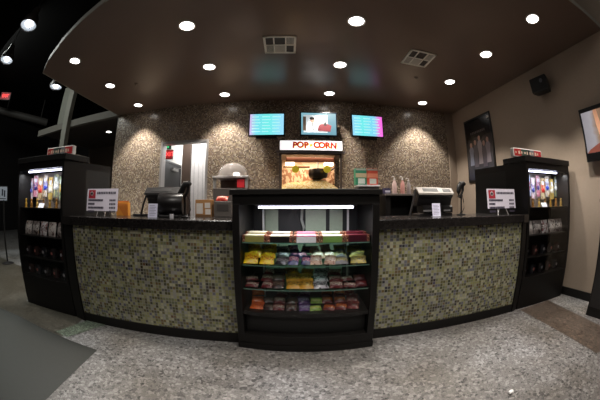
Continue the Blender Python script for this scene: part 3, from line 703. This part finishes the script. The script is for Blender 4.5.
# green and red cup boxes on a white tray, on their own stand
t = thing('tray_stand', 'white topped stand on the back counter right of the popcorn machine', 'stand', (1.20, 3.95, .911))
MB().box(-.18, .18, -.09, .12, 0, .50).build('stand_body', mat((90,84,80), .5), t, bevel=.004)
MB().box(-.165, .185, -.12, .14, .50, .525).build('tray_top', mat((226,222,224), .4), t, bevel=.004)
def cup_box(x, c1, c2, label):
    t = thing('cup_box', label, 'box', (x, 3.90, 1.437))
    MB().box(-.088, .088, 0, .12, 0, .255).build('carton', mat(c1, .5), t, bevel=.003)
    MB().box(-.088, .088, -.002, .0, .115, .18).build('printed_band', mat(c2, .5), t)
    MB().box(-.05, .06, -.003, -.001, .02, .10).build('printed_panel', mat((206,214,206), .5), t)
    MB().box(-.085, .085, -.0025, -.001, .225, .25).build('top_band', mat((150,160,150), .5), t)
cup_box(1.10, (52,128,98), (190,172,140), 'green and cream box on the white topped stand')
cup_box(1.285, (206,84,64), (226,140,110), 'red and orange box on the white topped stand')

# drink cabinet with bottles
t = thing('drip_cabinet', 'low black open-front drink unit on the back counter behind the right tills', 'drink unit', (1.73, 3.82, .911))
MB().box(-.28, -.20, -.05, .38, 0, .36).build('side_panel', BLACK, t); MB().box(.26, .30, -.05, .38, 0, .36).build('side_panel', BLACK, t)
MB().box(-.28, .30, .30, .38, 0, .36).build('back_panel', BLACK_M, t); MB().box(-.28, .30, -.05, .38, 0, .04).build('base', BLACK, t)
MB().box(-.29, .31, -.08, .38, .36, .39).build('tray_top', mat((120,112,108), .35, metal=.4), t, bevel=.004)
def bottle(x, y, c, label, h=.26, wide=.036):
    t = thing('syrup_bottle', label, 'bottle', (x, y, 1.302), 0, 'bottles on the black drink unit')
    MB().lathe([(wide*.9,0),(wide,.01),(wide,h*.55),(wide*.5,h*.72),(wide*.36,h*.76),(wide*.36,h*.82)], (0,0,0), 16).build('bottle_body', mat(c, .3), t, smooth=True)
    MB().lathe([(wide*.42,h*.80),(wide*.42,h*.88),(wide*.12,h*.90),(wide*.12,h*.96)], (0,0,0), 12).build('pump_cap', mat((226,220,218), .4), t, smooth=True)
    MB().tube([(0,0,h*.96),(-.03,0,h),(-.045,0,h*.95)], .006, 6).build('pump_spout', mat((226,220,218), .4), t)
bottle(1.62, 3.82, (206,176,170), 'pink syrup bottle with white pump, leftmost on the black drink unit', .27)
bottle(1.76, 3.82, (206,150,142), 'coral syrup bottle with white pump, middle on the black drink unit', .27)
bottle(1.88, 3.84, (160,150,148), 'grey bottle with pump, rightmost on the black drink unit', .25)
t = thing('lid_box', 'small navy and white box at the left end of the black drink unit', 'box', (1.50, 3.80, 1.302))
MB().box(-.06, .045, 0, .09, 0, .085).build('carton', mat((60,54,84), .4), t); MB().box(-.05, .035, -.002, 0, .02, .05).build('printed_panel', mat((190,186,200), .5), t)
t = thing('cup_stack', 'short grey stack of lids on the right of the black drink unit', 'lid stack', (1.975, 3.80, 1.302)); pass
for i in range(4): MB().lathe([(.036,0),(.04,.004),(.04,.014),(.034,.018)], (0,0,i*.019), 16).build('lid', mat((150,140,134), .4), t, smooth=True)

# ------------------------------------------------------------------ screens
def tv(label, x0, x1, z0, z1, y, rz=0., content='menu'):
    cx = (x0+x1)/2; t = thing('wall_television', label, 'television', (cx, y, z0), rz); w = x1-x0; h = z1-z0
    B(-w/2, w/2, 0, .05, 0, h).build('bezel', mat((14,14,20), .25), t, bevel=.005)
    q = [(-w/2+.022,-.0015,.022),(w/2-.022,-.0015,.022),(w/2-.022,-.0015,h-.022),(-w/2+.022,-.0015,h-.022)]
    if content == 'menu' or content == 'menu2':
        st = [(0,(226,170,226)),(.25,(120,214,226)),(.6,(110,226,222)),(1,(150,214,240))] if content == 'menu' else [(0,(150,208,240)),(.4,(110,226,226)),(.8,(130,206,236)),(.92,(226,140,220)),(1,(240,110,220))]
        s = MB().face(q).build('screen', gradmat('screen_'+content, st, 1.15, True, .12), t)
        g = MB()
        for c in range(3):
            for r in range(6):
                x = -w/2+.06+c*(w-.1)/3; z = h-.07-r*(h-.1)/6
                g.box(x, x+(w-.1)/3*(.62+.1*((r+c) % 3)), -.003, -.002, z-.009, z+.003)
        g.build('menu_lines', mat((178,240,238), .4, emit=1.0), s)
    elif content == 'man':
        s = MB().face(q).build('screen', gradmat('screen_man', [(0,(120,180,200)),(1,(150,206,222))], .8, False, .1), t)
        e = lambda c, k=.8: mat(c, .5, emit=k, var=.0)
        B(-w/2+.06, -w/2+.44*w+.02+.26*w, -.003, -.002, .06, h-.06).build('picture_field', e((196,206,210)), s)
        B(-w/2+.05, -w/2+.10, -.004, -.003, .09, h-.09).build('picture_bar', e((96,80,66), .5), s)
        # man in a white shirt, a flat picture on the screen
        mb = MB(); P = [(-.20,.06),(-.05,.06),(-.03,.12),(-.02,.2),(-.06,.235),(-.12,.24),(-.17,.22),(-.2,.15)]
        mb.face([(x, -.005, z) for x, z in P]); mb.build('pictured_shirt', e((226,232,236)), s)
        MB().face([(-.105+.038*math.cos(a*PI/6), -.006, .272+.048*math.sin(a*PI/6)) for a in range(12)]).build('pictured_face', e((176,140,120)), s)
        MB().face([(-.112+.042*math.cos(a*PI/6), -.0065, .305+.026*math.sin(a*PI/6)) for a in range(12)]).build('pictured_hair', e((30,26,26), .3), s)
        MB().face([(x, -.0055, z) for x, z in [(-.115,.235),(-.10,.235),(-.085,.09),(-.10,.08)]]).build('pictured_tie', e((30,26,30), .3), s)
        MB().face([(x, -.006, z) for x, z in [(-.02,.09),(.19,.075),(.21,.18),(.15,.21),(.03,.21),(-.01,.17)]]).build('pictured_couch', e((120,50,56), .6), s)
        MB().face([(x, -.0065, z) for x, z in [(.08,.18),(.13,.18),(.125,.24),(.10,.26),(.085,.23)]]).build('pictured_figure', e((44,40,40), .4), s)
    MB().box(-.10, .10, .05, .14, h*.3, h*.6).build('wall_bracket', BLACK_M, t)
    MB().box(-w*.28, w*.28, .01, .06, -.035, .0).build('speaker_bar', BLACK_M, t)
    return t
tv('left menu television over the domed warmer, cyan screen with pink left edge', -.668, -.062, 2.258, 2.668, 4.2, 0, 'menu')
tv('middle television above the POP CORN sign, showing a man in a white shirt', .182, .806, 2.262, 2.688, 4.2, 0, 'man')
tv('right menu television above the red and green boxes, cyan screen with magenta right edge', 1.045, 1.63, 2.275, 2.682, 4.2, 0, 'menu2')
# television on the right wall
t = thing('wall_television', 'television on the taupe right wall at the picture edge, pale pinkish image', 'television', (3.20, .93, 1.56), -PI/2)
# local x runs along -y world
B(-.34, .36, 0, .05, 0, .60).build('bezel', mat((12,12,13), .3), t, bevel=.006)
s = MB().face([(-.31,-.0015,.09),(.33,-.0015,.09),(.33,-.0015,.55),(-.31,-.0015,.55)]).build('screen', gradmat('screen_side', [(0,(170,164,172)),(.35,(206,200,206)),(.5,(186,150,120)),(1,(150,110,84))], .55, True, .25), t)
MB().face([(-.31,-.003,.09),(-.05,-.003,.09),(.2,-.003,.16),(-.1,-.003,.18),(-.25,-.003,.13)]).build('pictured_cloth', mat((120,64,52), .5, emit=.4), s)
MB().face([(-.10,-.003,.55),(-.04,-.003,.55),(-.02,-.003,.4),(.0,-.003,.2),(-.05,-.003,.2),(-.09,-.003,.38)]).build('pictured_arm', mat((190,140,110), .5, emit=.5), s)
B(-.1, .1, .05, .10, .2, .4).build('wall_bracket', BLACK_M, t)

# ------------------------------------------------------------------ poster, speaker
t = thing('film_poster', 'tall dark framed film poster of a standing group on the right wall', 'poster', (3.298, 3.56, 1.52), -PI/2)
B(-.40, .40, -.02, 0, 0, 1.16).build('frame', mat((16,15,15), .35), t, bevel=.004)
pm, nt, b_ = newmat('poster_art'); L = nt.links.new
uv = nt.nodes.new('ShaderNodeUVMap'); sx = nt.nodes.new('ShaderNodeSeparateXYZ'); L(uv.outputs[0], sx.inputs[0])
nz = nt.nodes.new('ShaderNodeTexNoise'); nz.inputs['Scale'].default_value = 6; L(uv.outputs[0], nz.inputs['Vector'])
ma = nt.nodes.new('ShaderNodeMath'); ma.operation = 'MULTIPLY_ADD'; ma.inputs[1].default_value = .35; L(nz.outputs['Fac'], ma.inputs[0]); L(sx.outputs[1], ma.inputs[2])
rp = ramp(nt, [(0,(20,20,26)),(.25,(56,58,70)),(.6,(90,88,92)),(.85,(44,36,34)),(1.,(24,20,20))], 'LINEAR'); L(ma.outputs[0], rp.inputs[0]); L(rp.outputs[0], b_.inputs['Base Color']); b_.inputs['Roughness'].default_value = .25
art = MB().face([(-.365,-.022,.04),(.365,-.022,.04),(.365,-.022,1.12),(-.365,-.022,1.12)]).build('printed_sheet', pm, t)
for i, (x, z, hh, c) in enumerate([(-.24,.30,.42,(140,146,168)),(-.11,.26,.5,(96,92,104)),(.02,.30,.52,(170,160,168)),(.14,.24,.46,(90,84,96)),(.25,.30,.44,(150,140,150))]):
    mb = MB(); n = 10
    out = [(-.06,0),(.06,0),(.05,.2),(.07,.34),(.035,.40),(-.035,.40),(-.07,.34),(-.05,.2)]
    mb.face([(x+a, -.024-.001*i, z+b*hh/.5) for a, b in out])
    mb.face([(x+.036*math.cos(2*PI*k/n), -.0245-.001*i, z+.44*hh/.5+.048*math.sin(2*PI*k/n)) for k in range(n)], mi=1)
    mb.build('pictured_person', [mat(c, .4), mat((190,150,136), .4)], art)
g = MB()
for k in range(9): g.box(-.22+k*.05, -.19+k*.05, -.0245, -.023, .86, .90)
g.build('title_lettering', mat((96,84,80), .4), art)
B(.31, .37, -.026, -.022, 1.05, 1.09).build('corner_tag', mat((210,206,200), .4), t)
t = thing('wall_speaker', 'black box speaker on bracket high on the right wall', 'speaker', (3.22, 1.80, 2.52), -PI/2+.1)
MB().prism([(-.16,-.12),(.16,-.12),(.13,.03),(-.13,.03)], 0, .22).build('speaker_cabinet', mat((20,19,19), .4), t, bevel=.02)
MB().box(-.145, .145, -.126, -.118, .015, .205).build('front_grille', mat((30,29,29), .8), t)
MB().lathe([(.03,-.129),(0,-.134)], (.06,0,.14), 16, 'y').build('tweeter', mat((90,90,96), .3), t)
MB().box(-.03, .03, .02, .08, .07, .15).build('wall_bracket', BLACK_M, t)

# ------------------------------------------------------------------ ceiling fittings
LX = [-2.82,-1.078,.663,2.40]; LY = [1.10,2.085,3.055,4.035]
proto = None
DISC = mat((255,250,246), .5, emit=9.)
RN = ['nearest', 'second', 'third', 'rearmost']; CN = ['leftmost', 'second', 'third', 'rightmost']
WARM = (1., .93, .84)
for bx_, by_ in ((.663, 1.10),):
    ld = bpy.data.lights.new('downlight_beam', 'SPOT'); ld.energy = 120; ld.spot_size = math.radians(92); ld.spot_blend = .45; ld.color = WARM; ld.shadow_soft_size = .06
    lo = bpy.data.objects.new('downlight_beam', ld); COL.objects.link(lo); lo.location = (bx_, by_, ZC-.03)
for i, x in enumerate(LX):
    for j, y in enumerate(LY):
        if j == 0 and i < 3: continue
        lab = 'round recessed downlight, %s row from viewer, %s column, in the brown soffit' % (RN[j] if j else 'nearest', CN[i]+(' from left' if 0 < i < 3 else ''))
        if proto is None:
            proto = thing('recessed_downlight', lab, 'downlight', (x, y, ZC), 0, 'recessed downlights in the brown soffit')
            MB().lathe([(.098,0),(.098,-.006),(.082,-.010),(.078,-.004)], (0,0,0), 28, cap=False).build('trim_ring', mat((220,214,206), .4), proto, smooth=True)
            MB().lathe([(.0,-.0035),(.079,-.0035)], (0,0,0), 28, cap=False).build('lens', DISC, proto)
        else:
            c = copy_tree(proto); c.location = (x, y, ZC); c['label'] = lab
        ld = bpy.data.lights.new('downlight_beam', 'SPOT'); ld.energy = 120; ld.spot_size = math.radians(92); ld.spot_blend = .45; ld.color = WARM; ld.shadow_soft_size = .06
        lo = bpy.data.objects.new('downlight_beam', ld); COL.objects.link(lo); lo.location = (x, y, ZC-.03)
def vent(x, y, label, rz, n):
    t = thing('ceiling_vent', label, 'air vent', (x, y, ZC), rz)
    h = .185
    MB().box(-h, h, -h, -h+.025, -.012, 0).box(-h, h, h-.025, h, -.012, 0).box(-h, -h+.025, -h, h, -.012, 0).box(h-.025, h, -h, h, -.012, 0).build('vent_frame', mat((232,226,214), .5), t)
    B(-h+.02, h-.02, -h+.02, h-.02, -.002, 0).build('vent_backing', mat((54,44,38), .6), t)
    g = MB()
    for x0, x1, y0, y1 in ((-.075,-.06,-h,h), (.06,.075,-h,h), (-h,h,-.008,.008)): g.box(x0, x1, y0, y1, -.011, -.003)
    g.build('divider', mat((232,226,214), .5), t)
    s = MB()
    for k in range(9):
        yy = -.15+k*.0165; s.box(-.06, .06, yy, yy+.011, -.010, -.004)
    for k in range(6): s.box(-.16+k*.0145, -.152+k*.0145, .015, .15, -.010, -.004)
    for k in range(6): s.box(.08+k*.0145, .088+k*.0145, -.15, -.015, -.010, -.004)
    s.build('vent_slats', mat((196,188,176), .5), t)
vent(-.115, 2.62, 'square supply air vent left of centre in the brown soffit', PI, 0)
vent(1.62, 2.62, 'square supply air vent right of centre in the brown soffit', PI, 1)
for x, y, l in ((-2.37,3.2,'left'), (1.83,3.15,'right')):
    t = thing('sprinkler_head', 'small pale fire sprinkler in the %s half of the brown soffit' % l, 'sprinkler', (x, y, ZC))
    MB().lathe([(.035,0),(.03,-.008),(.012,-.012)], (0,0,0), 16).build('escutcheon', mat((110,98,88), .5), t, smooth=True)
    MB().lathe([(.008,-.012),(.008,-.03),(.02,-.034),(0,-.036)], (0,0,0), 12).build('sprinkler_nozzle', mat((130,118,108), .4, metal=.5), t, smooth=True)
# hanging lamps in the dark hall
protoH = None
for i, (x, y, z, lab) in enumerate([(-3.26,1.163,3.3,'hanging reflector lamp nearest the picture top in the dark hall'), (-4.39,1.43,3.3,'hanging reflector lamp at the left picture edge in the dark hall'), (-4.385,2.92,3.3,'hanging reflector lamp just beyond the tip of the brown soffit')]):
    if protoH is None:
        protoH = thing('hanging_lamp', lab, 'hanging lamp', (x, y, z), 0, 'reflector lamps in the dark hall')
        MB().lathe([(.15,-.03),(.155,0),(.13,.09),(.075,.16),(.055,.26),(0,.26)], (0,0,0), 24, cap=False).build('shade', mat((46,42,40), .4), protoH, smooth=True)
        MB().tube([(0,0,.25),(0,0,1.395)], .008, 8).build('stem', mat((30,28,28), .5), protoH)
        MB().lathe([(0,.02),(.07,.012),(.143,-.016)], (0,0,0), 24, cap=False).build('reflector', mat((196,206,214), .3, emit=.55), protoH, smooth=True)
        MB().lathe([(0,-.045),(.045,-.03),(.055,-.005),(0,.012)], (0,0,0), 16).build('bulb', mat((255,250,255), .4, emit=9.), protoH, smooth=True)
    else:
        c = copy_tree(protoH); c.location = (x, y, z); c['label'] = lab
    ld = bpy.data.lights.new('hall_beam', 'SPOT'); ld.energy = 90; ld.spot_size = math.radians(95); ld.spot_blend = .6; ld.color = (.92,1.,.95); ld.shadow_soft_size = .08
    lo = bpy.data.objects.new('hall_beam', ld); COL.objects.link(lo); lo.location = (x, y, z-.05)
c = copy_tree(proto); c.location = (-4.72, 5.45, 3.02); c['label'] = 'round recessed downlight in the dim recess beyond the left end of the tiled wall'; del c['group']
ld = bpy.data.lights.new('recess_beam', 'SPOT'); ld.energy = 22; ld.spot_size = math.radians(110); ld.spot_blend = .6; ld.color = WARM
lo = bpy.data.objects.new('recess_beam', ld); COL.objects.link(lo); lo.location = (-4.72, 5.45, 2.98)

# ------------------------------------------------------------------ exit signs, stanchion, black unit, white speck
def exit_sign(label, loc, rz, w, h, bright, green=False):
    t = thing('exit_sign', label, 'exit sign', loc, rz)
    B(-w/2, w/2, 0, .05, 0, h).build('sign_box', mat((30,20,20), .4), t)
    B(-w/2+.012, w/2-.012, -.004, 0, .012, h-.012).build('sign_face', mat((120,14,20), .4, emit=bright*.5), t)
    text('sign_lettering', 'EXIT', h*.62, mat((255,70,70), .4, emit=bright*2), t, (0, -.006, h/2), sx=.95)
    if green:
        MB().box(-w/2+.05, w/2-.05, -.01, .03, h+.01, h+.09).build('emergency_lamp', mat((16,40,26), .4), t)
        MB().lathe([(.024,-.012),(0,-.014)], (-.02,0,h+.055), 12, 'y').build('indicator', mat((40,170,100), .4, emit=.8), t)
    return t
exit_sign('small red exit sign glowing in the dark hall at far left', (-8.4, 3.25, 4.1), .9, .42, .24, 1.2)
exit_sign('red exit sign with black lamp housing seen through the doorway', (-2.50, 5.0, 2.08), .2, .20, .20, 1.0, True)
t = thing('sign_stanchion', 'black floor stanchion with small white notice at far left of the hall', 'stanchion', (-5.35, 2.47, 0), 1.0)
MB().lathe([(.16,0),(.16,.01),(.06,.03),(.02,.045)], (0,0,0), 24).build('base', mat((36,34,34), .4), t, smooth=True)
MB().tube([(0,0,.03),(0,0,1.18)], .022, 12).build('post', mat((28,27,27), .4), t, smooth=True)
MB().box(-.16, .10, -.01, .01, 1.16, 1.44).build('sign_frame', mat((40,40,42), .4), t)
MB().box(-.145, .085, -.013, -.01, 1.175, 1.425).build('notice_sheet', mat((150,156,166), .5, emit=.15), t)
g = MB().box(-.06, -.02, -.015, -.013, 1.26, 1.38); g.box(.0, .04, -.015, -.013, 1.24, 1.36).box(-.12, .06, -.015, -.013, 1.20, 1.215); g.build('notice_marks', mat((40,44,54), .5), t)
t = thing('waste_cabinet', 'black floor standing cabinet against the right wall at the picture edge', 'cabinet', (3.08, .76, 0))
MB().box(-.205, .195, -.24, .215, .0, 1.12).build('carcass', BLACK, t, bevel=.004)
MB().box(-.215, .195, -.25, .225, 1.12, 1.15).build('top', SATIN, t, bevel=.004)
dd = B(-.213, -.205, -.22, .195, .1, 1.08).build('flap_door', mat((30,28,28), .35), t); B(-.225, -.213, -.03, .03, .8, .82).build('door_pull', CHROME, dd)
o = MB()  # tiny lumpy white speck on the floor
P = []
for i in range(7):
    P.append([(.022*math.sin(PI*i/6)*math.cos(2*PI*j/10)*(1+.3*math.sin(j*3+i)), .018*math.sin(PI*i/6)*math.sin(2*PI*j/10), .012-.012*math.cos(PI*i/6)) for j in range(10)])
o.grid(P, close=True); o = o.build('white_speck', mat((240,236,236), .6)); o.location = (1.27, .757, 0); tag(o, 'tiny lumpy white speck alone on the terrazzo floor', 'paper scrap')

# ------------------------------------------------------------------ other lights
def area(loc, rot, sx, sy, e, c=(1,1,1)):
    ld = bpy.data.lights.new('area_light', 'AREA'); ld.shape = 'RECTANGLE'; ld.size = sx; ld.size_y = sy; ld.energy = e; ld.color = c
    lo = bpy.data.objects.new('area_light', ld); COL.objects.link(lo); lo.location = loc; lo.rotation_euler = rot
    return lo
area(on_case(0, .085, 1.095), (0, 0, CR), .68, .03, 5.5, (.93,.93,1.))          # the case's tube
for lx, e in ((-1.3, 90), (1.5, 90)):                                              # added fill spots behind the viewer, to brighten the counter front
    ld = bpy.data.lights.new('added_fill_beam', 'SPOT'); ld.energy = e*1.25; ld.spot_size = math.radians(62); ld.spot_blend = .9; ld.color = (1.,.95,.88); ld.shadow_soft_size = .25
    lo = bpy.data.objects.new('added_fill_beam', ld); COL.objects.link(lo); lo.location = (lx, -1.8, 4.2)
    lo.rotation_euler = (Vector((lx*.9, 1.9, .3))-lo.location).to_track_quat('-Z', 'Y').to_euler()
area((.0,-2.2,4.3), (.55,0,0), 4.5, 1.5, 22., (1.,.94,.88))                       # added soft fill from behind the viewer, no fixture of the lobby
for f in (fL, fR): area(oncab(f, .02, .06, 1.445), (0, 0, f[2]), .75, .03, 2.6, (.93,.95,1.))
area((px, 4.0, 1.84), (0,0,0), .7, .3, 9., (1.,.80,.58))                            # inside the popcorn machine
area((-6.2,1.6,4.5), (.7,0,-.1), 2.5, 1.2, 90., (.95,1.,.95))                      # added fill over the hall, brightens the pale column and fascia
pl = bpy.data.lights.new('room_light', 'POINT'); pl.energy = 45; pl.shadow_soft_size = .3
lo = bpy.data.objects.new('room_light', pl); COL.objects.link(lo); lo.location = (-1.9, 4.85, 2.6)
pl = bpy.data.lights.new('room_light', 'POINT'); pl.energy = 30; pl.shadow_soft_size = .3
lo = bpy.data.objects.new('room_light', pl); COL.objects.link(lo); lo.location = (-2.5, 6.6, 2.6)
w = bpy.data.worlds.new('world'); S.world = w; w.use_nodes = True
w.node_tree.nodes['Background'].inputs[0].default_value = (.01,.01,.012,1); w.node_tree.nodes['Background'].inputs[1].default_value = .5

# ------------------------------------------------------------------ camera: 15.96 mm equisolid fisheye
cd = bpy.data.cameras.new('camera'); cam = bpy.data.objects.new('camera', cd); COL.objects.link(cam)
cd.type = 'PANO'; cd.sensor_width = 36; cd.clip_start = .02; cd.clip_end = 100
for holder in (cd, getattr(cd, 'cycles', None)):
    try:
        holder.panorama_type = 'FISHEYE_EQUISOLID'; holder.fisheye_lens = 266/600*36; holder.fisheye_fov = math.radians(184)
    except Exception as e: pass
PITCH, YAW, ROLL = .023, .043, -.002
def cr(v):
    X, Y, Z = v
    c, s = math.cos(ROLL), math.sin(ROLL); X, Z = X*c-Z*s, X*s+Z*c
    c, s = math.cos(PITCH), math.sin(PITCH); Y, Z = Y*c-Z*s, Y*s+Z*c
    c, s = math.cos(YAW), math.sin(YAW); X, Y = X*c+Y*s, -X*s+Y*c
    return Vector((X, Y, Z))
r, u, b = cr((1,0,0)), cr((0,0,1)), cr((0,-1,0))
M = Matrix((( r.x,u.x,b.x,0),(r.y,u.y,b.y,0),(r.z,u.z,b.z,1.12),(0,0,0,1)))
cam.matrix_world = M
S.camera = cam
S.view_settings.view_transform = 'Standard'; S.view_settings.exposure = 0
S.cycles.use_denoising = True
S.cycles.max_bounces = 6; S.cycles.transparent_max_bounces = 12; S.cycles.sample_clamp_indirect = 4
